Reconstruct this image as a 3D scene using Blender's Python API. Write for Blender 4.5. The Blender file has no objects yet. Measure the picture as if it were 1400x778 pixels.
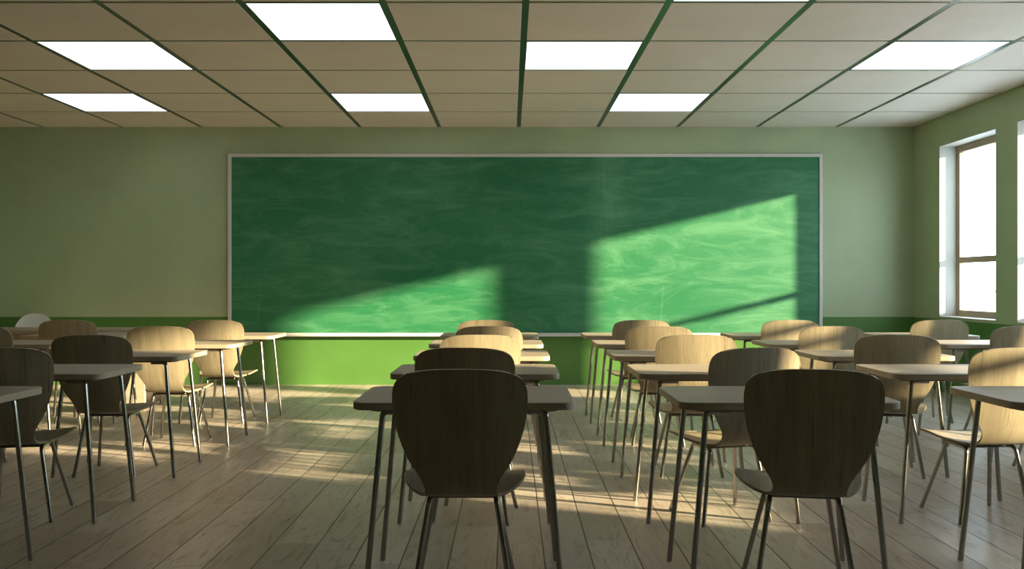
import bpy, bmesh, math, random
from mathutils import Vector, Matrix
random.seed(7)
S = bpy.context.scene
C = S.collection

# ------------------------------------------------------------------ camera
EYE, F = 1.2, 1226.0
cam = bpy.data.objects.new('camera', bpy.data.cameras.new('camera'))
C.objects.link(cam)
cam.location = (0, 0, EYE)
cam.rotation_euler = (math.pi / 2, 0, 0)
cam.data.sensor_width = 36
cam.data.lens = F * 36 / 1400
cam.data.shift_x = 3 / 1400
cam.data.shift_y = -2 / 1400
cam.data.clip_end = 2000
S.camera = cam

# ------------------------------------------------------------------ world and sun
SKY = 7.6
SUN = 28.5
w = bpy.data.worlds.new('sky'); S.world = w; w.use_nodes = True
bg = w.node_tree.nodes['Background']
bg.inputs['Color'].default_value = (0.70, 0.87, 1.0, 1)
bg.inputs['Strength'].default_value = SKY

SUN_DIR = Vector((-2.35, 1.0, -0.571)).normalized()
sl = bpy.data.lights.new('sun', 'SUN'); sun = bpy.data.objects.new('sun', sl); C.objects.link(sun)
sl.energy = SUN; sl.angle = math.radians(1.7); sl.color = (1.0, 0.80, 0.50)
sun.rotation_euler = SUN_DIR.to_track_quat('-Z', 'Y').to_euler()
sun.location = (30, -10, 9)

S.view_settings.view_transform = 'Standard'
S.view_settings.look = 'None'
S.view_settings.gamma = 1.0
S.view_settings.use_curve_mapping = False
S.view_settings.exposure = 0.0
S.cycles.use_denoising = True
S.cycles.max_bounces = 12
S.cycles.diffuse_bounces = 6
S.cycles.transparent_max_bounces = 16
S.cycles.sample_clamp_indirect = 6

# ------------------------------------------------------------------ helpers
def obj(name, bm, mats, parent=None, smooth=None):
    me = bpy.data.meshes.new(name)
    bmesh.ops.recalc_face_normals(bm, faces=bm.faces[:])
    bm.to_mesh(me); bm.free()
    if not isinstance(mats, (list, tuple)): mats = [mats]
    for m in mats: me.materials.append(m)
    o = bpy.data.objects.new(name, me); C.objects.link(o)
    if parent is not None: o.parent = parent
    if smooth is not None:
        me.polygons.foreach_set('use_smooth', [True] * len(me.polygons))
        me.set_sharp_from_angle(angle=math.radians(smooth))
    return o

def thing(name, label, cat, loc=(0, 0, 0), rotz=0, group=None):
    o = bpy.data.objects.new(name, None); C.objects.link(o)
    o.empty_display_size = 0.1
    o.location = loc; o.rotation_euler = (0, 0, rotz)
    o['label'] = label; o['category'] = cat
    if group: o['group'] = group
    return o

def struct(o):
    o['kind'] = 'structure'; return o

def dup(root, loc, rotz, label):
    r = root.copy(); C.objects.link(r); r.location = loc; r.rotation_euler = (0, 0, rotz)
    r['label'] = label
    for ch in list(root.children):
        c = ch.copy(); C.objects.link(c); c.parent = r
        for g in list(ch.children):
            d = g.copy(); C.objects.link(d); d.parent = c
    return r

def add_box(bm, x0, x1, y0, y1, z0, z1, mi=0, bev=0.0):
    vs = [bm.verts.new((x, y, z)) for z in (z0, z1) for y in (y0, y1) for x in (x0, x1)]
    fs = []
    for q in ((0, 2, 3, 1), (4, 5, 7, 6), (0, 1, 5, 4), (2, 6, 7, 3), (0, 4, 6, 2), (1, 3, 7, 5)):
        f = bm.faces.new([vs[i] for i in q]); f.material_index = mi; fs.append(f)
    if bev > 0:
        es = list({e for f in fs for e in f.edges})
        bmesh.ops.bevel(bm, geom=es, offset=bev, segments=2, affect='EDGES', profile=0.6)
    return bm

def box(*a, **k):
    bm = bmesh.new(); add_box(bm, *a, **k); return bm

def fillet(pts, rads, seg=6):
    pts = [Vector(p) for p in pts]; out = [pts[0]]
    for i in range(1, len(pts) - 1):
        p, a, b = pts[i], pts[i - 1], pts[i + 1]
        r = rads[i] if isinstance(rads, (list, tuple)) else rads
        da, db = (a - p).normalized(), (b - p).normalized()
        r = min(r, (a - p).length * 0.49, (b - p).length * 0.49)
        p0, p1 = p + da * r, p + db * r
        for k in range(seg + 1):
            t = k / seg
            out.append(p0 * (1 - t) ** 2 + p * 2 * t * (1 - t) + p1 * t * t)
    out.append(pts[-1]); return out

def add_tube(bm, pts, rad, seg=12, cap=True):
    pts = [Vector(p) for p in pts]; n = len(pts)
    rads = rad if isinstance(rad, (list, tuple)) else [rad] * n
    tang = []
    for i in range(n):
        t = (pts[min(i + 1, n - 1)] - pts[max(i - 1, 0)]); tang.append(t.normalized())
    up = Vector((0, 0, 1)) if abs(tang[0].z) < 0.9 else Vector((0, 1, 0))
    nx = tang[0].cross(up).normalized()
    rings = []
    for i in range(n):
        nx = (nx - tang[i] * nx.dot(tang[i])).normalized()
        ny = tang[i].cross(nx)
        rings.append([bm.verts.new(pts[i] + (nx * math.cos(2 * math.pi * k / seg) + ny * math.sin(2 * math.pi * k / seg)) * rads[i]) for k in range(seg)])
    for a, b in zip(rings, rings[1:]):
        for k in range(seg):
            bm.faces.new([a[k], a[(k + 1) % seg], b[(k + 1) % seg], b[k]])
    if cap:
        bm.faces.new(rings[0][::-1]); bm.faces.new(rings[-1])
    return bm

def rrect(hx, hy, r, seg=8):
    out = []
    for cx, cy, a0 in ((hx - r, hy - r, 0), (-hx + r, hy - r, 90), (-hx + r, -hy + r, 180), (hx - r, -hy + r, 270)):
        for k in range(seg + 1):
            a = math.radians(a0 + 90 * k / seg)
            out.append((cx + r * math.cos(a), cy + r * math.sin(a)))
    return out

def add_slab(bm, outline, z0, z1, ch=0.003, ox=0, oy=0):
    """a slab with a plan outline and softly chamfered rims"""
    n = len(outline)
    cx = sum(p[0] for p in outline) / n; cy = sum(p[1] for p in outline) / n
    def inset(d):
        res = []
        for i in range(n):
            a = Vector(outline[i - 1]); b = Vector(outline[(i + 1) % n])
            t = (b - a).normalized(); nrm = Vector((-t.y, t.x))
            p = Vector(outline[i]) + nrm * d
            res.append(p)
        return res
    lv = [(z0, ch), (z0 + ch, 0), (z1 - ch, 0), (z1, ch)]
    rings = [[bm.verts.new((p[0] + ox, p[1] + oy, z)) for p in inset(d)] for z, d in lv]
    for a, b in zip(rings, rings[1:]):
        for k in range(n):
            bm.faces.new([a[k], a[(k + 1) % n], b[(k + 1) % n], b[k]])
    bm.faces.new(rings[0][::-1]); bm.faces.new(rings[-1])
    return bm

def catmull(keys, x):
    """monotone-ish interpolation of a table [(x, v...)]"""
    if x <= keys[0][0]: return keys[0][1:]
    for i in range(len(keys) - 1):
        if x <= keys[i + 1][0]:
            x0, x1 = keys[i][0], keys[i + 1][0]
            t = (x - x0) / (x1 - x0)
            res = []
            for c in range(1, len(keys[0])):
                p1, p2 = keys[i][c], keys[i + 1][c]
                m1 = (p2 - keys[i - 1][c]) / (x1 - keys[i - 1][0]) * (x1 - x0) if i > 0 else p2 - p1
                m2 = (keys[i + 2][c] - p1) / (keys[i + 2][0] - x0) * (x1 - x0) if i + 2 < len(keys) else p2 - p1
                t2, t3 = t * t, t * t * t
                res.append((2 * t3 - 3 * t2 + 1) * p1 + (t3 - 2 * t2 + t) * m1 + (-2 * t3 + 3 * t2) * p2 + (t3 - t2) * m2)
            return tuple(res)
    return keys[-1][1:]

# ------------------------------------------------------------------ materials
class NT:
    def __init__(s, name):
        s.m = bpy.data.materials.new(name); s.m.use_nodes = True
        s.t = s.m.node_tree; s.b = s.t.nodes['Principled BSDF']; s.out = s.t.nodes['Material Output']
    def n(s, typ, **props):
        nd = s.t.nodes.new(typ)
        for k, v in props.items(): setattr(nd, k, v)
        return nd
    def link(s, a, b): s.t.links.new(a, b)
    def put(s, sock, v):
        if isinstance(v, bpy.types.NodeSocket): s.link(v, sock)
        elif v is not None: sock.default_value = v
    def math(s, op, a, b=None, c=None, clamp=False):
        nd = s.n('ShaderNodeMath', operation=op, use_clamp=clamp)
        s.put(nd.inputs[0], a)
        if b is not None: s.put(nd.inputs[1], b)
        if c is not None: s.put(nd.inputs[2], c)
        return nd.outputs[0]
    def coords(s, kind='Object'): return s.n('ShaderNodeTexCoord').outputs[kind]
    def sep(s, v):
        nd = s.n('ShaderNodeSeparateXYZ'); s.link(v, nd.inputs[0]); return nd.outputs
    def comb(s, x, y, z):
        nd = s.n('ShaderNodeCombineXYZ'); s.put(nd.inputs[0], x); s.put(nd.inputs[1], y); s.put(nd.inputs[2], z); return nd.outputs[0]
    def mapping(s, v, scale=(1, 1, 1), rot=(0, 0, 0), loc=(0, 0, 0)):
        nd = s.n('ShaderNodeMapping'); s.link(v, nd.inputs[0]); nd.inputs['Scale'].default_value = scale
        nd.inputs['Rotation'].default_value = rot; nd.inputs['Location'].default_value = loc; return nd.outputs[0]
    def vadd(s, a, b):
        nd = s.n('ShaderNodeVectorMath', operation='ADD'); s.put(nd.inputs[0], a); s.put(nd.inputs[1], b); return nd.outputs[0]
    def noise(s, v, scale=5, detail=4, rough=0.5, dist=0.0):
        nd = s.n('ShaderNodeTexNoise'); s.link(v, nd.inputs['Vector']); nd.inputs['Scale'].default_value = scale
        nd.inputs['Detail'].default_value = detail; nd.inputs['Roughness'].default_value = rough
        nd.inputs['Distortion'].default_value = dist; return nd.outputs[0]
    def ramp(s, v, stops):
        nd = s.n('ShaderNodeValToRGB'); s.link(v, nd.inputs[0]); r = nd.color_ramp
        while len(r.elements) > 1: r.elements.remove(r.elements[-1])
        r.elements[0].position = stops[0][0]; r.elements[0].color = (*stops[0][1], 1) if len(stops[0][1]) == 3 else stops[0][1]
        for p, c in stops[1:]:
            e = r.elements.new(p); e.color = (*c, 1)
        return nd.outputs[0]
    def mr(s, v, a, b, c=0.0, d=1.0):
        nd = s.n('ShaderNodeMapRange'); s.link(v, nd.inputs[0])
        for i, x in enumerate((a, b, c, d)): s.put(nd.inputs[i + 1], x)
        return nd.outputs[0]
    def mix(s, f, a, b, mode='MIX'):
        nd = s.n('ShaderNodeMix', data_type='RGBA', blend_type=mode)
        s.put(nd.inputs['Factor'], f)
        for sk, v in ((nd.inputs[6], a), (nd.inputs[7], b)):
            if isinstance(v, tuple) and len(v) == 3: v = (*v, 1)
            s.put(sk, v)
        return nd.outputs[2]
    def bump(s, h, strength=0.2, dist=0.01):
        nd = s.n('ShaderNodeBump'); s.link(h, nd.inputs['Height']); nd.inputs['Strength'].default_value = strength
        nd.inputs['Distance'].default_value = dist; s.link(nd.outputs[0], s.b.inputs['Normal'])
    def set(s, color=None, rough=None, metal=None, spec=None):
        if isinstance(color, tuple) and len(color) == 3: color = (*color, 1)
        s.put(s.b.inputs['Base Color'], color); s.put(s.b.inputs['Roughness'], rough)
        s.put(s.b.inputs['Metallic'], metal); s.put(s.b.inputs['Specular IOR Level'], spec)
        return s.m

def paint(name, col, rough=0.6, var=0.06, spec=0.4, bump=0.03):
    t = NT(name); v = t.coords()
    n1 = t.noise(v, 1.3, 4, 0.6); n2 = t.noise(v, 160, 2)
    dark = tuple(c * (1 - var * 2) for c in col); lite = tuple(min(1, c * (1 + var)) for c in col)
    c = t.mix(t.mr(n1, 0.3, 0.7), dark, lite)
    if bump: t.bump(n2, bump, 0.002)
    return t.set(c, rough, 0.0, spec)

M = {}
M['wall_up'] = paint('sage_wall_paint', (0.385, 0.455, 0.275), 0.42, spec=0.5)
M['wall_low'] = paint('green_dado_paint', (0.080, 0.190, 0.042), 0.35, spec=0.5)
M['reveal'] = paint('reveal_plaster', (0.46, 0.44, 0.39), 0.6)
M['tile'] = paint('ceiling_tile', (0.70, 0.62, 0.55), 0.75, 0.03)
M['grid'] = paint('dark_green_grid_metal', (0.020, 0.060, 0.028), 0.30, 0.02, 0.6, 0)
M['winframe'] = paint('taupe_window_frame', (0.40, 0.32, 0.22), 0.45, 0.05)
M['sash'] = paint('pale_sash', (0.55, 0.50, 0.45), 0.4, 0.03)
M['frame_white'] = paint('pale_aluminium', (0.62, 0.58, 0.55), 0.35, 0.02, 0.5, 0)
M['white_plastic'] = paint('white_plastic', (0.80, 0.80, 0.76), 0.35, 0.01, 0.5, 0)
M['black_rubber'] = paint('black_rubber', (0.012, 0.012, 0.012), 0.6, 0.02, 0.3, 0)
M['concrete'] = paint('pale_concrete', (0.62, 0.62, 0.60), 0.9)
M['far_ground'] = paint('pale_ground', (0.60, 0.60, 0.58), 0.95)

def wood(name, base, dark, axis, rough=0.42, flecks=True):
    """axis = direction of the grain: 'z' for the shells, 'x' for the tops"""
    t = NT(name)
    loc = t.n('ShaderNodeObjectInfo').outputs['Location']
    wn = t.n('ShaderNodeTexWhiteNoise', noise_dimensions='3D'); t.link(loc, wn.inputs['Vector'])
    off = t.n('ShaderNodeVectorMath', operation='SCALE'); t.link(wn.outputs['Color'], off.inputs[0]); off.inputs['Scale'].default_value = 7.0
    v = t.vadd(t.coords(), off.outputs[0])
    sc = (38, 4, 2.2) if axis == 'z' else (2.2, 38, 38)
    sb = (11, 2, 1.1) if axis == 'z' else (1.1, 11, 11)
    fine = t.noise(t.mapping(v, scale=sc), 2.0, 6, 0.65, 0.5)
    broad = t.noise(t.mapping(v, scale=sb), 1.0, 3, 0.5, 1.0)
    fl = t.noise(t.mapping(v, scale=tuple(k * 1.3 for k in sc)), 1.0, 8, 0.7, 1.6)
    c = t.mix(t.mr(fine, 0.35, 0.7), base, tuple(a * 0.72 + b * 0.28 for a, b in zip(base, dark)))
    c = t.mix(t.mr(broad, 0.35, 0.75, 0, 0.35), c, dark)
    if flecks: c = t.mix(t.mr(fl, 0.56, 0.70, 0, 0.8), c, dark)
    t.bump(fine, 0.12, 0.002)
    return t.set(c, rough, 0.0, 0.35)
M['shell'] = wood('oak_shell', (0.355, 0.30, 0.195), (0.085, 0.062, 0.036), 'z')
M['top'] = wood('oak_top', (0.40, 0.335, 0.25), (0.25, 0.195, 0.13), 'x', 0.45, False)

def metal(name, col, rough):
    t = NT(name); v = t.coords(); n = t.noise(t.mapping(v, scale=(60, 60, 3)), 3, 3)
    return t.set(col, rough, 1.0)
M['steel'] = metal('brushed_steel', (0.38, 0.37, 0.345), 0.24)
M['dark_steel'] = metal('dark_steel', (0.16, 0.15, 0.14), 0.35)

def floor_mat():
    t = NT('plank_floor'); v = t.coords(); x, y, z = t.sep(v)
    W, L = 0.206, 1.15
    u = t.math('DIVIDE', t.math('SUBTRACT', x, 0.15 - W * 100), W)
    row = t.math('FLOOR', u); fu = t.math('FRACT', u)
    wn = t.n('ShaderNodeTexWhiteNoise', noise_dimensions='1D'); t.link(row, wn.inputs['W'])
    s = t.math('ADD', t.math('DIVIDE', y, L), t.math('MULTIPLY', wn.outputs['Value'], 5.0))
    s = t.math('ADD', s, 50.0)
    col = t.math('FLOOR', s); fs = t.math('FRACT', s)
    pid = t.comb(row, col, 0.0)
    wp = t.n('ShaderNodeTexWhiteNoise', noise_dimensions='3D'); t.link(pid, wp.inputs['Vector'])
    rnd = wp.outputs['Value']
    # distance to the seams
    eu = t.math('MULTIPLY', t.math('MINIMUM', fu, t.math('SUBTRACT', 1.0, fu)), W)
    ev = t.math('MULTIPLY', t.math('MINIMUM', fs, t.math('SUBTRACT', 1.0, fs)), L)
    seam_u = t.mr(eu, 0.0020, 0.0042, 1.0, 0.0)
    seam_v = t.mr(ev, 0.0006, 0.0022, 0.55, 0.0)
    seam = t.math('MAXIMUM', seam_u, seam_v, clamp=True)
    off = t.n('ShaderNodeVectorMath', operation='SCALE'); t.link(wp.outputs['Color'], off.inputs[0]); off.inputs['Scale'].default_value = 9.0
    vv = t.vadd(v, off.outputs[0])
    g1 = t.noise(t.mapping(vv, scale=(9, 1.4, 1)), 1.6, 7, 0.62, 2.2)
    g2 = t.noise(t.mapping(vv, scale=(34, 2.2, 1)), 2.0, 6, 0.7, 0.6)
    g3 = t.noise(t.mapping(vv, scale=(2.5, 0.8, 1)), 1.5, 3, 0.5, 0.5)
    c = t.mix(rnd, (0.455, 0.38, 0.31), (0.62, 0.54, 0.455))
    c = t.mix(t.mr(g3, 0.35, 0.7, 0, 0.35), c, (0.36, 0.285, 0.205))
    c = t.mix(t.mr(g1, 0.52, 0.70, 0, 0.7), c, (0.235, 0.175, 0.12))
    c = t.mix(t.mr(g2, 0.5, 0.8, 0, 0.35), c, (0.27, 0.205, 0.145))
    c = t.mix(seam, c, (0.035, 0.028, 0.02))
    h = t.math('SUBTRACT', t.math('MULTIPLY', g2, 0.06), seam)
    t.bump(h, 0.35, 0.004)
    return t.set(c, t.mr(g1, 0.3, 0.8, 0.30, 0.46), 0.0, 0.45)
M['floor'] = floor_mat()

def board_mat():
    t = NT('chalkboard_surface'); v = t.coords(); x, y, z = t.sep(v)
    a = t.noise(t.mapping(v, scale=(0.75, 1, 3.4), rot=(0, 0.22, 0)), 1.5, 10, 0.68, 0.9)
    b = t.noise(t.mapping(v, scale=(0.9, 1, 2.6), rot=(0, -0.45, 0), loc=(4, 0, 2)), 1.2, 10, 0.72, 1.5)
    d = t.noise(t.mapping(v, scale=(1, 1, 1), loc=(9, 0, 1)), 0.7, 3, 0.5, 0.6)
    f = t.noise(v, 45, 5, 0.7)
    m = t.mr(a, 0.46, 0.80, 0, 0.50)
    m2 = t.mr(b, 0.50, 0.80, 0, 0.45)
    s = t.math('ADD', t.math('MAXIMUM', m, m2), t.mr(d, 0.3, 0.75, 0.0, 0.13))
    # a rubbed upright smear and two thin chalk strokes
    wob = t.math('MULTIPLY', t.math('SUBTRACT', t.noise(t.mapping(v, scale=(1, 1, 1.4)), 1.5, 3), 0.5), 0.5)
    sm = t.math('ABSOLUTE', t.math('SUBTRACT', t.math('ADD', x, wob), 0.97))
    sm = t.mr(sm, 0.0, 0.22, 1.0, 0.0)
    sm = t.math('MULTIPLY', sm, t.mr(z, 0.9, 1.3, 0.0, 1.0))
    str_ = t.noise(t.mapping(v, scale=(22, 1, 1.4)), 1.2, 4, 0.6)
    s = t.math('ADD', s, t.math('MULTIPLY', t.math('MULTIPLY', sm, str_), 0.45))
    for x0, z0, z1, sl_ in ((1.595, 0.17, 0.60, 0.07), (-3.15, 0.16, 0.66, 0.06)):
        ln = t.math('ABSOLUTE', t.math('SUBTRACT', t.math('SUBTRACT', x, x0), t.math('MULTIPLY', t.math('SUBTRACT', z, z0), sl_)))
        ln = t.mr(ln, 0.001, 0.013, 0.13, 0.0)
        ln = t.math('MULTIPLY', ln, t.math('MULTIPLY', t.math('GREATER_THAN', z, z0), t.math('LESS_THAN', z, z1)))
        s = t.math('ADD', s, ln)
    s = t.math('MULTIPLY', s, t.mr(f, 0.25, 0.75, 0.75, 1.25), clamp=True)
    c = t.mix(s, (0.013, 0.142, 0.054), (0.17, 0.40, 0.22))
    return t.set(c, t.mr(a, 0.3, 0.7, 0.42, 0.6), 0.0, 0.4)
M['board'] = board_mat()

def emis(name, col, strength):
    t = NT(name); t.set((0.8, 0.8, 0.8), 0.5)
    t.b.inputs['Emission Color'].default_value = (*col, 1); t.b.inputs['Emission Strength'].default_value = strength
    return t.m
M['light'] = emis('light_panel', (0.94, 0.98, 1.0), 2.1)

def glass_mat():
    t = NT('window_glass')
    tr = t.n('ShaderNodeBsdfTransparent'); tr.inputs[0].default_value = (0.97, 0.985, 0.98, 1)
    gl = t.n('ShaderNodeBsdfGlossy'); gl.inputs['Roughness'].default_value = 0.02
    lw = t.n('ShaderNodeLayerWeight'); lw.inputs[0].default_value = 0.25
    mx = t.n('ShaderNodeMixShader'); t.link(t.mr(lw.outputs['Facing'], 0, 1, 0.02, 0.35), mx.inputs[0])
    t.link(tr.outputs[0], mx.inputs[1]); t.link(gl.outputs[0], mx.inputs[2]); t.link(mx.outputs[0], t.out.inputs[0])
    return t.m
M['glass'] = glass_mat()

def facade_mat():
    t = NT('pale_facade'); v = t.coords(); x, y, z = t.sep(v)
    fx = t.math('FRACT', t.math('DIVIDE', t.math('ADD', x, y), 3.2)); fz = t.math('FRACT', t.math('DIVIDE', z, 3.4))
    m = t.math('MULTIPLY', t.math('GREATER_THAN', fx, 0.45), t.math('GREATER_THAN', fz, 0.5))
    return t.set(t.mix(m, (0.50, 0.50, 0.49), (0.13, 0.14, 0.15)), 0.8)
M['facade'] = facade_mat()

# ------------------------------------------------------------------ room shell
XL, XR, YB, YF, H = -6.448, 4.77, 10.58, -3.6, 3.04
DADO, WT = 0.80, 0.27
# floor and ceiling
struct(obj('floor', box(XL - 0.2, XR + WT, YF - 0.2, YB + 0.2, -0.12, 0), M['floor']))

GX0, GS = 0.104, 0.936
cols = [XL + GS * i + 0.0 for i in range(0, 13)]        # grid lines running towards the board
cols = [GX0 + GS * (i - 7) for i in range(13)]
NR = 16
rows = [YB - 0.94 * r for r in range(NR)]
lights = {(1, 1), (1, 4), (1, 7), (3, 2), (3, 6), (3, 9), (4, 4), (5, 7)}
# column index j -> between line j+1 and j+2 counted as in the picture (line 0 is cols[1])
lightset = {(r, j + 1) for r, j in lights}
bm = bmesh.new()
add_box(bm, XL - 0.2, XR + WT, YF - 0.2, YB + 0.2, H + 0.06, H + 0.16)
g = 0.017; gx = 0.023
for r in range(NR - 1):
    for ci in range(12):
        if (r, ci) in lightset: continue
        x0, x1 = cols[ci] + gx, cols[ci + 1] - gx
        if x0 > XR: continue
        x1 = min(x1, XR); y1, y0 = rows[r] - (g if r else 0), rows[r + 1] + g
        add_box(bm, x0, x1, y0, y1, H, H + 0.03, bev=0.004)
ceil = struct(obj('ceiling', bm, M['tile']))
bm = bmesh.new()
for c in cols[1:]:
    if c > XR - 0.01: continue
    add_box(bm, c - gx - 0.004, c + gx + 0.004, YF, YB, H + 0.002, H + 0.058)
for y in rows[1:]:
    add_box(bm, XL, XR, y - g - 0.004, y + g + 0.004, H + 0.004, H + 0.056)
gr = obj('ceiling_grid', bm, M['grid'], ceil)

light_names = {
 (1, 1): 'far left panel of the row next to the board wall', (1, 4): 'second panel from left in the row next to the board wall',
 (1, 7): 'right-hand panel of the row next to the board wall', (3, 2): 'left panel of the middle row of lights',
 (3, 6): 'centre panel of the middle row of lights', (3, 9): 'right panel of the middle row, nearest the windows',
 (4, 4): 'large panel upper left at the top edge of the photo', (5, 7): 'panel cut by the top edge, right of centre'}
k = 0
for (r, j) in sorted(lights):
    ci = j + 1
    x0, x1 = cols[ci] + gx, cols[ci + 1] - gx; y0, y1 = rows[r + 1] + g, rows[r] - g
    if x0 > XR: continue
    x1 = min(x1, XR - 0.01)
    cx, cy = (x0 + x1) / 2, (y0 + y1) / 2; hx, hy = (x1 - x0) / 2, (y1 - y0) / 2
    lab = light_names[(r, j)]
    t = thing('ceiling_light', 'glowing ceiling light, ' + lab, 'ceiling light', (cx, cy, H), 0, 'square ceiling light panels')
    bm = bmesh.new(); e = 0.006
    add_box(bm, -hx, hx, -hy, -hy + e, 0.0, 0.03); add_box(bm, -hx, hx, hy - e, hy, 0.0, 0.03)
    add_box(bm, -hx, -hx + e, -hy + e, hy - e, 0.0, 0.03); add_box(bm, hx - e, hx, -hy + e, hy - e, 0.0, 0.03)
    obj('frame', bm, M['grid'], t)
    obj('diffuser', box(-hx + e, hx - e, -hy + e, hy - e, 0.003, 0.02), M['light'], t)

# walls
def wall(name, parts):
    bm = bmesh.new()
    for a in parts:
        x0, x1, y0, y1, z0, z1 = a
        if z0 < DADO < z1:
            add_box(bm, x0, x1, y0, y1, z0, DADO, 1); add_box(bm, x0, x1, y0, y1, DADO, z1, 0)
        else:
            add_box(bm, x0, x1, y0, y1, z0, z1, 1 if z1 <= DADO else 0)
    return struct(obj(name, bm, [M['wall_up'], M['wall_low']]))
wall('wall_back', [(XL - 0.2, XR + WT, YB, YB + 0.2, 0, H + 0.06)])
wall('wall_left', [(XL - 0.2, XL, YF, YB, 0, H + 0.06)])
wall('wall_front', [(XL - 0.2, XR + WT, YF - 0.2, YF, 0, H + 0.06)])
WZ0, WZ1 = 0.82, 2.72
wins = [(8.80, 9.96), (7.27, 8.43), (5.77, 6.93), (4.20, 5.37), (2.71, 3.91)]
parts = []
ys = YB
for (a, b) in wins:
    parts.append((XR, XR + WT, b, ys, 0, H + 0.06))
    parts.append((XR, XR + WT, a, b, 0, WZ0)); parts.append((XR, XR + WT, a, b, WZ1, H + 0.06))
    ys = a
parts.append((XR, XR + WT, YF, ys, 0, H + 0.06))
wall('wall_right', parts)

for i, (a, b) in enumerate(wins):
    root = bpy.data.objects.new('window_%d' % (i + 1), None); C.objects.link(root); struct(root)
    root.location = (XR, (a + b) / 2, WZ0); hw = (b - a) / 2; hh = WZ1 - WZ0
    # lining of the reveal
    bm = bmesh.new(); th = 0.006
    add_box(bm, 0.001, 0.185, -hw, -hw + th, 0, hh); add_box(bm, 0.001, 0.185, hw - th, hw, 0, hh)
    add_box(bm, 0.001, 0.185, -hw + th, hw - th, hh - th, hh)
    obj('reveal', bm, M['reveal'], root)
    obj('sill', box(-0.006, 0.185, -hw + th, hw - th, -0.0, 0.014, bev=0.003), M['sash'], root)
    bm = bmesh.new(); f = 0.034; X0, X1 = 0.185, 0.235
    add_box(bm, X0, X1, -hw, -hw + f, 0, hh); add_box(bm, X0, X1, hw - f, hw, 0, hh)
    add_box(bm, X0, X1, -hw + f, hw - f, 0, 0.045); add_box(bm, X0, X1, -hw + f, hw - f, hh - 0.045, hh)
    obj('window_frame', bm, M['winframe'], root)
    bm = bmesh.new(); s = 0.028; X0, X1 = 0.195, 0.245; hi = hw - f
    add_box(bm, X0, X1, -hi, -hi + s, 0.045, hh - 0.045); add_box(bm, X0, X1, hi - s, hi, 0.045, hh - 0.045)
    add_box(bm, X0, X1, -hi + s, hi - s, 0.045, 0.082); add_box(bm, X0, X1, -hi + s, hi - s, hh - 0.08, hh - 0.045)
    obj('sash', bm, M['winframe'], root)
    add = bmesh.new(); add_box(add, 0.190, 0.240, -hi + s, hi - s, 0.600, 0.665, bev=0.003)
    obj('transom', add, M['winframe'], root)
    bm = bmesh.new(); add_box(bm, 0.214, 0.220, -hi + s, hi - s, 0.082, 0.600); add_box(bm, 0.214, 0.220, -hi + s, hi - s, 0.665, hh - 0.08)
    obj('pane', bm, M['glass'], root)

# ------------------------------------------------------------------ outside, far below the windows
o = struct(obj('ground', box(60, 900, -100, 1500, -26, -25), M['far_ground']))
for i, (bx, by, wx, wy, zt, lab) in enumerate([
    (112, 215, 13, 16, -7.5, 'pale hazy low office block seen through the window, nearest of the far buildings'),
    (160, 305, 17, 14, -3.5, 'pale hazy taller office block seen through the window, middle distance'),
    (205, 400, 22, 20, -2.0, 'pale hazy broad office block near the skyline, through the window'),
    (300, 560, 30, 24, 4.5, 'pale hazy highest office block, farthest one through the window')]):
    t = thing('office_building', lab, 'building', (bx, by, -25), 0)
    h = zt + 25
    obj('facade', box(-wx / 2, wx / 2, -wy / 2, wy / 2, 0, h), M['facade'], t)
    obj('roof', box(-wx / 2 - 0.4, wx / 2 + 0.4, -wy / 2 - 0.4, wy / 2 + 0.4, h, h + 0.8), M['concrete'], t)
    obj('roof_hut', box(-wx / 5, wx / 8, -wy / 6, wy / 5, h + 0.8, h + 3.2), M['concrete'], t)

# ------------------------------------------------------------------ chalkboard
BX0, BX1, BZ0, BZ1 = -3.315, 3.68, 0.575, 2.722
t = thing('chalkboard', 'wide green chalkboard with pale metal frame on the sage wall', 'chalkboard', ((BX0 + BX1) / 2, YB, BZ0))
hw, hh = (BX1 - BX0) / 2, BZ1 - BZ0
b = obj('writing_surface', box(-hw + 0.03, hw - 0.03, -0.022, -0.003, 0.03, hh - 0.03), M['board'], t)
bm = bmesh.new(); fw = 0.038
add_box(bm, -hw, hw, -0.036, -0.001, hh - fw, hh, bev=0.004)
add_box(bm, -hw, hw, -0.036, -0.001, 0, fw, bev=0.004)
add_box(bm, -hw, -hw + fw, -0.036, -0.001, fw, hh - fw, bev=0.004)
add_box(bm, hw - fw, hw, -0.036, -0.001, fw, hh - fw, bev=0.004)
obj('frame', bm, M['frame_white'], t)
bm = bmesh.new(); add_box(bm, -hw, hw, -0.085, -0.036, 0.0, 0.010, bev=0.002); add_box(bm, -hw, hw, -0.085, -0.079, 0.010, 0.020)
obj('chalk_tray', bm, M['frame_white'], t)

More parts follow.
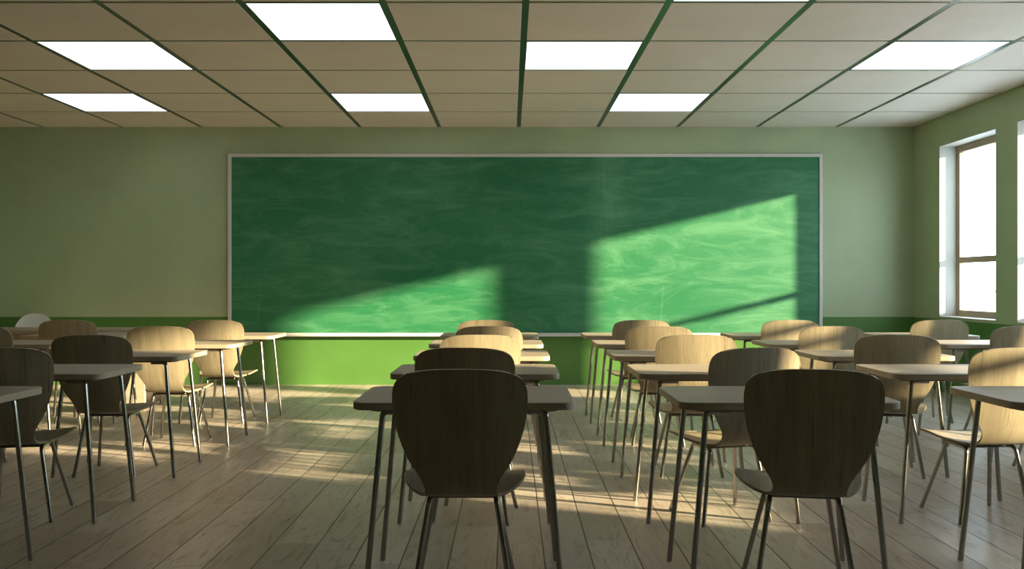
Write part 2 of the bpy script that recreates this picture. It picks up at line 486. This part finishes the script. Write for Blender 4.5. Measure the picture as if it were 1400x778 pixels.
# ------------------------------------------------------------------ shell chair
# s = 0 at the top of the back, profile in chair space: u forward, z up; hw half width; cv forward curl of the edges
PROF = [  # s, u, z, hw, curl
 (0.000, 0.000, 0.892, 0.020, 0.000), (0.004, 0.000, 0.8915, 0.060, 0.002), (0.012, 0.000, 0.889, 0.110, 0.004),
 (0.026, 0.000, 0.883, 0.158, 0.010), (0.048, 0.001, 0.868, 0.205, 0.017), (0.080, 0.003, 0.842, 0.233, 0.024),
 (0.125, 0.008, 0.797, 0.243, 0.028), (0.185, 0.016, 0.738, 0.241, 0.029), (0.245, 0.026, 0.678, 0.232, 0.028),
 (0.305, 0.038, 0.618, 0.214, 0.025), (0.365, 0.052, 0.559, 0.190, 0.020), (0.405, 0.064, 0.520, 0.167, 0.016),
 (0.450, 0.082, 0.476, 0.141, 0.011), (0.492, 0.106, 0.440, 0.132, 0.008), (0.530, 0.136, 0.415, 0.137, 0.004),
 (0.575, 0.179, 0.403, 0.157, 0.000), (0.635, 0.240, 0.402, 0.193, 0.000), (0.715, 0.322, 0.408, 0.228, 0.000),
 (0.800, 0.407, 0.417, 0.243, 0.000), (0.865, 0.472, 0.415, 0.234, 0.000), (0.915, 0.520, 0.405, 0.205, 0.000),
 (0.945, 0.546, 0.396, 0.165, 0.000), (0.962, 0.558, 0.390, 0.110, 0.000), (0.970, 0.562, 0.388, 0.030, 0.000)]
def shell_surface(prof, uo, lift=0.012):
    def P(s, t):
        u, z, h, cv = catmull(prof, s)
        e = t * t
        up = lift * e * max(0.0, min(1.0, (s - 0.55) / 0.2))
        return Vector((t * h, u - uo + cv * e * 1.0, z + up))
    return P

def build_shell(prof, uo, th, split, mats, parent, nt=20, ss=None, lift=0.016, names=('backrest', 'seat')):
    P = shell_surface(prof, uo, lift)
    smax = prof[-1][0]
    if ss is None:
        ss = []
        for a, b in zip(prof, prof[1:]):
            n = 3
            ss += [a[0] + (b[0] - a[0]) * k / n for k in range(n)]
        ss.append(smax)
    ts = [math.sin(math.pi / 2 * (-1 + 2 * k / nt)) for k in range(nt + 1)]
    G = [[P(s, t) for t in ts] for s in ss]
    ns, n2 = len(ss), len(ts)
    N = [[None] * n2 for _ in ss]
    for i in range(ns):
        for j in range(n2):
            s, t = ss[i], ts[j]; e = 0.006
            s0, s1 = max(0.008, s - e), min(smax - 0.008, s + e)
            sc = min(max(s, 0.05), smax - 0.04); s0, s1 = sc - e, sc + e
            hs = max(catmull(prof, s)[2], 0.01); tt = max(-1, min(1, t * hs / catmull(prof, sc)[2]))
            ds = P(s1, tt * 0.9) - P(s0, tt * 0.9); ds.x = 0
            dt = P(sc, min(1, tt + 0.05)) - P(sc, max(-1, tt - 0.05))
            N[i][j] = ds.cross(dt).normalized()
            # towards the sitter: up / forward
            if N[i][j].dot(Vector((0, 0.7, 0.7))) < 0: N[i][j].negate()
    h = th / 2
    verts, norms = [], []
    idx = {}
    def addv(key, p, n):
        if key not in idx:
            idx[key] = len(verts); verts.append(p); norms.append(n)
        return idx[key]
    faces = []
    for i in range(ns):
        for j in range(n2):
            addv((0, i, j), G[i][j] + N[i][j] * h, N[i][j]); addv((1, i, j), G[i][j] - N[i][j] * h, -N[i][j])
    for i in range(ns - 1):
        for j in range(n2 - 1):
            q = [(i, j), (i, j + 1), (i + 1, j + 1), (i + 1, j)]
            faces.append((i, [idx[(0, *a)] for a in q])); faces.append((i, [idx[(1, *a)] for a in q][::-1]))
    # rim, its own vertices so that the edge stays crisp
    loop = [(i, 0) for i in range(ns)] + [(ns - 1, j) for j in range(1, n2)] + [(i, n2 - 1) for i in range(ns - 2, -1, -1)] + [(0, j) for j in range(n2 - 2, 0, -1)]
    m = len(loop)
    for k in range(m):
        a, b = loop[k], loop[(k + 1) % m]; z = loop[k - 1]
        tan = G[b[0]][b[1]] - G[z[0]][z[1]]
        out = tan.cross(N[a[0]][a[1]]).normalized()
        if out.dot(G[a[0]][a[1]] - Vector((0, G[a[0]][a[1]].y, G[len(ss) // 3][0].z if a[0] < ns // 2 else G[a[0]][a[1]].z))) < 0 and abs(out.x) > 0.3: out.negate()
        for sd, sg in ((2, 1), (3, -1)): addv((sd, *a), G[a[0]][a[1]] + N[a[0]][a[1]] * h * sg, out)
    for k in range(m):
        a, b = loop[k], loop[(k + 1) % m]
        faces.append((min(a[0], b[0]), [idx[(2, *a)], idx[(2, *b)], idx[(3, *b)], idx[(3, *a)]]))
    res = []
    cut = min(range(ns), key=lambda i: abs(ss[i] - split))
    for nm, sel in ((names[0], lambda i: i < cut), (names[1], lambda i: i >= cut)):
        fs = [f for i, f in faces if sel(i)]
        used = sorted({v for f in fs for v in f}); mp = {v: k for k, v in enumerate(used)}
        me = bpy.data.meshes.new(nm)
        fl = []
        for f in fs:      # wind each face to agree with its vertex normals
            a, b_, c_ = (verts[f[0]], verts[f[1]], verts[f[2]])
            nn = (b_ - a).cross(verts[f[3]] - a) + (c_ - b_).cross(verts[f[3]] - b_)
            if nn.dot(norms[f[0]] + norms[f[1]] + norms[f[2]] + norms[f[3]]) < 0: f = f[::-1]
            fl.append([mp[v] for v in f])
        me.from_pydata([verts[v] for v in used], [], fl)
        me.materials.append(mats)
        me.polygons.foreach_set('use_smooth', [True] * len(me.polygons))
        me.normals_split_custom_set_from_vertices([norms[v] for v in used])
        o = bpy.data.objects.new(nm, me); C.objects.link(o); o.parent = parent
        res.append(o)
    return res

UO = 0.0   # chair origin on the floor below the top of the back
def make_chair():
    t = thing('shell_chair', 'x', 'chair', (0, 0, 0), 0, 'wooden shell chairs at the pupils\' desks')
    build_shell(PROF, UO, 0.0115, 0.55, M['shell'], t)
    r = 0.0105
    zt = 0.375
    for s in (-1, 1):
        rf, rt = Vector((s * 0.187, 0.195, 0)), Vector((s * 0.128, 0.235, zt))
        ft, ff = Vector((s * 0.118, 0.425, zt)), Vector((s * 0.192, 0.545, 0))
        mid = (rt + ft) / 2
        for foot, topp, end in ((rf, rt, mid), (ff, ft, mid)):
            pts = fillet([foot, topp, end], 0.030, 6)
            bm = bmesh.new(); add_tube(bm, pts, r); 
            obj('leg', bm, M['steel'], t, 40)
    bm = bmesh.new()
    for y in (0.275, 0.385):
        add_tube(bm, [(-0.122, y, zt), (0.122, y, zt)], 0.008)
    for s in (-1, 1):
        for y in (0.275, 0.385):
            bmesh.ops.create_cone(bm, cap_ends=True, segments=14, radius1=0.016, radius2=0.013, depth=0.020,
                                  matrix=Matrix.Translation((s * 0.085, y, zt + 0.013)))
    obj('seat_frame', bm, M['dark_steel'], t, 40)
    return t

DW, DD, DH = 0.845, 0.55, 0.75
def make_desk():
    """origin on the floor under the middle of the top"""
    t = thing('school_desk', 'x', 'desk', (0, 0, 0), 0, 'oak-topped pupils\' desks on steel legs')
    bm = bmesh.new(); add_slab(bm, rrect(DW / 2, DD / 2, 0.058, 10), DH - 0.029, DH, 0.0025)
    obj('tabletop', bm, M['top'], t, 35)
    bm = bmesh.new(); add_slab(bm, rrect(DW / 2 - 0.055, DD / 2 - 0.05, 0.05, 8), DH - 0.041, DH - 0.0285, 0.003)
    obj('underframe', bm, M['dark_steel'], t, 35)
    r = 0.0115; zt = DH - 0.044
    for sx in (-1, 1):
        for sy in (-1, 1):
            foot = Vector((sx * 0.375, sy * 0.235, 0)); top = Vector((sx * 0.312, sy * 0.205, zt)); inn = Vector((sx * 0.22, sy * 0.195, zt))
            bm = bmesh.new(); add_tube(bm, fillet([foot, top, inn], 0.020, 6), r)
            obj('leg', bm, M['steel'], t, 40)
    return t

# photo measurements: centre of the chair back in pixels, turn in degrees (+ = seat turned left)
CH = {
 ('C', 0): (628, 0, 'frontmost of the centre column, its back in deep shade'),
 ('C', 1): (633.5, -7, 'second in the centre column, dark back'),
 ('C', 2): (656, 0, 'third in the centre column, sunlit back'),
 ('C', 3): (668, 0, 'fourth in the centre column, back half in shade'),
 ('C', 4): (665, 0, 'farthest in the centre column, close to the board'),
 ('D', 0): (1114.5, -9, 'frontmost right-hand one, large dark back'),
 ('D', 1): (1037, 16, 'behind the large dark right-hand chair, turned left'),
 ('D', 2): (952.7, -3, 'third in the column right of the aisle, fully sunlit'),
 ('D', 3): (901.6, -7, 'fourth in the column right of the aisle, sunlit back'),
 ('D', 4): (877.7, 0, 'farthest in the column right of the aisle, left edge shaded'),
 ('E', 0): (1610, 4, 'front of the next column right, outside the frame'),
 ('E', 1): (1397, 5, 'at the right edge, bright sunlit back crossed by a thin shadow'),
 ('E', 2): (1228, -12, 'right side, third row, whole back in grey shade'),
 ('E', 3): (1140, 3, 'right side, fourth row, left part of back sunlit'),
 ('E', 4): (1082, 0, 'right side, nearest the board, over its frame corner'),
 ('F', 1): (1700, 0, 'window column, second row, outside the frame'),
 ('F', 2): (1500, 0, 'window column, third row, outside the frame'),
 ('F', 3): (1404, 0, 'by the windows, cut by the right edge, shaded back'),
 ('F', 4): (1287, 0, 'by the windows below the far window, half sunlit'),
 ('B', 0): (-245, 3, 'left column, front row, outside the frame'),
 ('B', 1): (-5, 11, 'cut by the left edge, large dark back'),
 ('B', 2): (122, 0, 'left side, dark back behind the large tabletop'),
 ('B', 3): (217, 0, 'left side, fourth row, warm sunlit back'),
 ('B', 4): (292, 0, 'left side, farthest row, sunlit next to the board corner'),
 ('A', 2): (-170, 0, 'far left column, third row, outside the frame'),
 ('A', 3): (-33, 0, 'only its brown right edge showing at the left margin'),
 ('A', 4): (90, 0, 'far left, brown shaded back beside the white chair'),
}
def chair_y(r): return 3.20 + 1.067 * r
proto = None
for (c, r), (px, deg, lab) in CH.items():
    Y = chair_y(r); X = (px - 697) * Y / F
    label = 'light oak shell chair, ' + lab
    if proto is None:
        proto = make_chair(); proto.location = (X, Y, 0); proto.rotation_euler = (0, 0, math.radians(deg)); proto['label'] = label
    else:
        dup(proto, (X, Y, 0), math.radians(deg), label)

CX = {'A': -3.75, 'B': -2.445, 'C': -0.175, 'D': 1.065, 'E': 2.325, 'F': 3.59}
DL = {
 ('A', 2): 'far left column, third row, mostly hidden', ('A', 3): 'far left, dark top ending behind the dark-backed chair',
 ('A', 4): 'far left, in front of the teacher\'s desk',
 ('B', 0): 'corner of top at the left edge of the photo', ('B', 1): 'left side, big dark top with dark-backed chair behind',
 ('B', 2): 'left side, third row, sunlit chair back behind it', ('B', 3): 'left side, fourth row, before the chair at the board corner',
 ('B', 4): 'left side, farthest one, reaching under the board corner',
 ('C', 0): 'frontmost of the centre column, wide dark top', ('C', 1): 'second in the centre column, right end sunlit',
 ('C', 2): 'third in the centre column', ('C', 3): 'fourth in the centre column', ('C', 4): 'farthest in the centre column, against the board',
 ('D', 0): 'frontmost on the right, top partly behind the big dark chair', ('D', 1): 'second in the column right of the aisle, sunlit top',
 ('D', 2): 'third in the column right of the aisle, shaded top', ('D', 3): 'fourth in the column right of the aisle',
 ('D', 4): 'farthest in the column right of the aisle',
 ('E', 0): 'right edge of the photo, cut off, nearest there', ('E', 1): 'right side, second row, left corner pointing at the dark chair',
 ('E', 2): 'right side, third row, small bright right end', ('E', 3): 'right side, fourth row, shaded left corner',
 ('E', 4): 'right side, farthest one, below the board\'s right end',
 ('F', 1): 'window column, second row, outside the frame', ('F', 2): 'window column, third row, behind the sunlit chair',
 ('F', 3): 'window column, fourth row, bright top', ('F', 4): 'window column, farthest one under the far window'}
dproto = None
for (c, r), lab in DL.items():
    loc = (CX[c], 3.645 + 1.06 * r, 0)
    label = 'oak-topped school desk, ' + lab
    if dproto is None:
        dproto = make_desk(); dproto.location = loc; dproto['label'] = label
    else: dup(dproto, loc, 0, label)

# ------------------------------------------------------------------ teacher's desk and white swivel chair
t = thing('teacher_desk', 'long wooden teacher\'s desk with slab legs before the board wall, far left', 'desk', (-4.53, 8.82, 0))
bm = bmesh.new(); add_slab(bm, rrect(1.06, 0.27, 0.012, 4), 0.722, 0.752, 0.002); obj('tabletop', bm, M['top'], t, 35)
for sx in (-1, 1):
    for sy in (-1, 1):
        obj('leg', box(sx * 0.94 - 0.09, sx * 0.94 + 0.09, sy * 0.21 - 0.018, sy * 0.21 + 0.018, 0, 0.722, bev=0.003), M['top'], t)
obj('apron', box(-0.85, 0.85, 0.19, 0.21, 0.60, 0.722), M['top'], t)

t = thing('swivel_chair', 'white plastic shell chair on castors behind the teacher\'s desk', 'chair', (-5.34, 9.86, 0), math.pi)
WP = [(0.000, 0.000, 0.857, 0.012, 0.000), (0.003, 0.000, 0.8565, 0.034, 0.002), (0.012, 0.000, 0.850, 0.074, 0.006),
 (0.028, 0.000, 0.836, 0.112, 0.012), (0.060, 0.001, 0.805, 0.156, 0.020), (0.11, 0.004, 0.757, 0.192, 0.030), (0.17, 0.010, 0.705, 0.212, 0.038),
 (0.24, 0.020, 0.655, 0.222, 0.042), (0.32, 0.038, 0.580, 0.222, 0.040), (0.38, 0.060, 0.525, 0.215, 0.034), (0.43, 0.088, 0.490, 0.210, 0.026),
 (0.48, 0.130, 0.466, 0.210, 0.018), (0.55, 0.200, 0.458, 0.220, 0.006), (0.65, 0.300, 0.462, 0.232, 0.0),
 (0.75, 0.400, 0.468, 0.228, 0.0), (0.81, 0.458, 0.464, 0.200, 0.0), (0.84, 0.484, 0.458, 0.150, 0.0), (0.852, 0.492, 0.455, 0.04, 0.0)]
WP = [(a, u + 0.0, z, h, c) for a, u, z, h, c in WP]
build_shell(WP, 0.25, 0.012, 0.45, M['white_plastic'], t, lift=0.02)
bm = bmesh.new()
bmesh.ops.create_cone(bm, cap_ends=True, segments=20, radius1=0.024, radius2=0.020, depth=0.36, matrix=Matrix.Translation((0, 0, 0.265)))
bmesh.ops.create_cone(bm, cap_ends=True, segments=20, radius1=0.05, radius2=0.09, depth=0.03, matrix=Matrix.Translation((0, 0.02, 0.438)))
obj('gas_column', bm, M['steel'], t, 40)
bm = bmesh.new()
for k in range(5):
    a = math.radians(72 * k + 90)
    add_tube(bm, [(0.0, 0.0, 0.115), (math.cos(a) * 0.13, math.sin(a) * 0.13, 0.10), (math.cos(a) * 0.26, math.sin(a) * 0.26, 0.075)], [0.022, 0.018, 0.012])
base = obj('star_base', bm, M['steel'], t, 40)
for k in range(5):
    a = math.radians(72 * k + 90); bm = bmesh.new()
    for s in (-1, 1):
        mt = Matrix.Translation((math.cos(a) * 0.26 - math.sin(a) * 0.014 * s, math.sin(a) * 0.26 + math.cos(a) * 0.014 * s, 0.0275)) @ Matrix.Rotation(a, 4, 'Z') @ Matrix.Rotation(math.pi / 2, 4, 'X')
        bmesh.ops.create_cone(bm, cap_ends=True, segments=18, radius1=0.0275, radius2=0.0275, depth=0.018, matrix=mt)
    add_tube(bm, [(math.cos(a) * 0.26, math.sin(a) * 0.26, 0.03), (math.cos(a) * 0.26, math.sin(a) * 0.26, 0.078)], 0.006)
    obj('castor', bm, M['black_rubber'], base, 40)
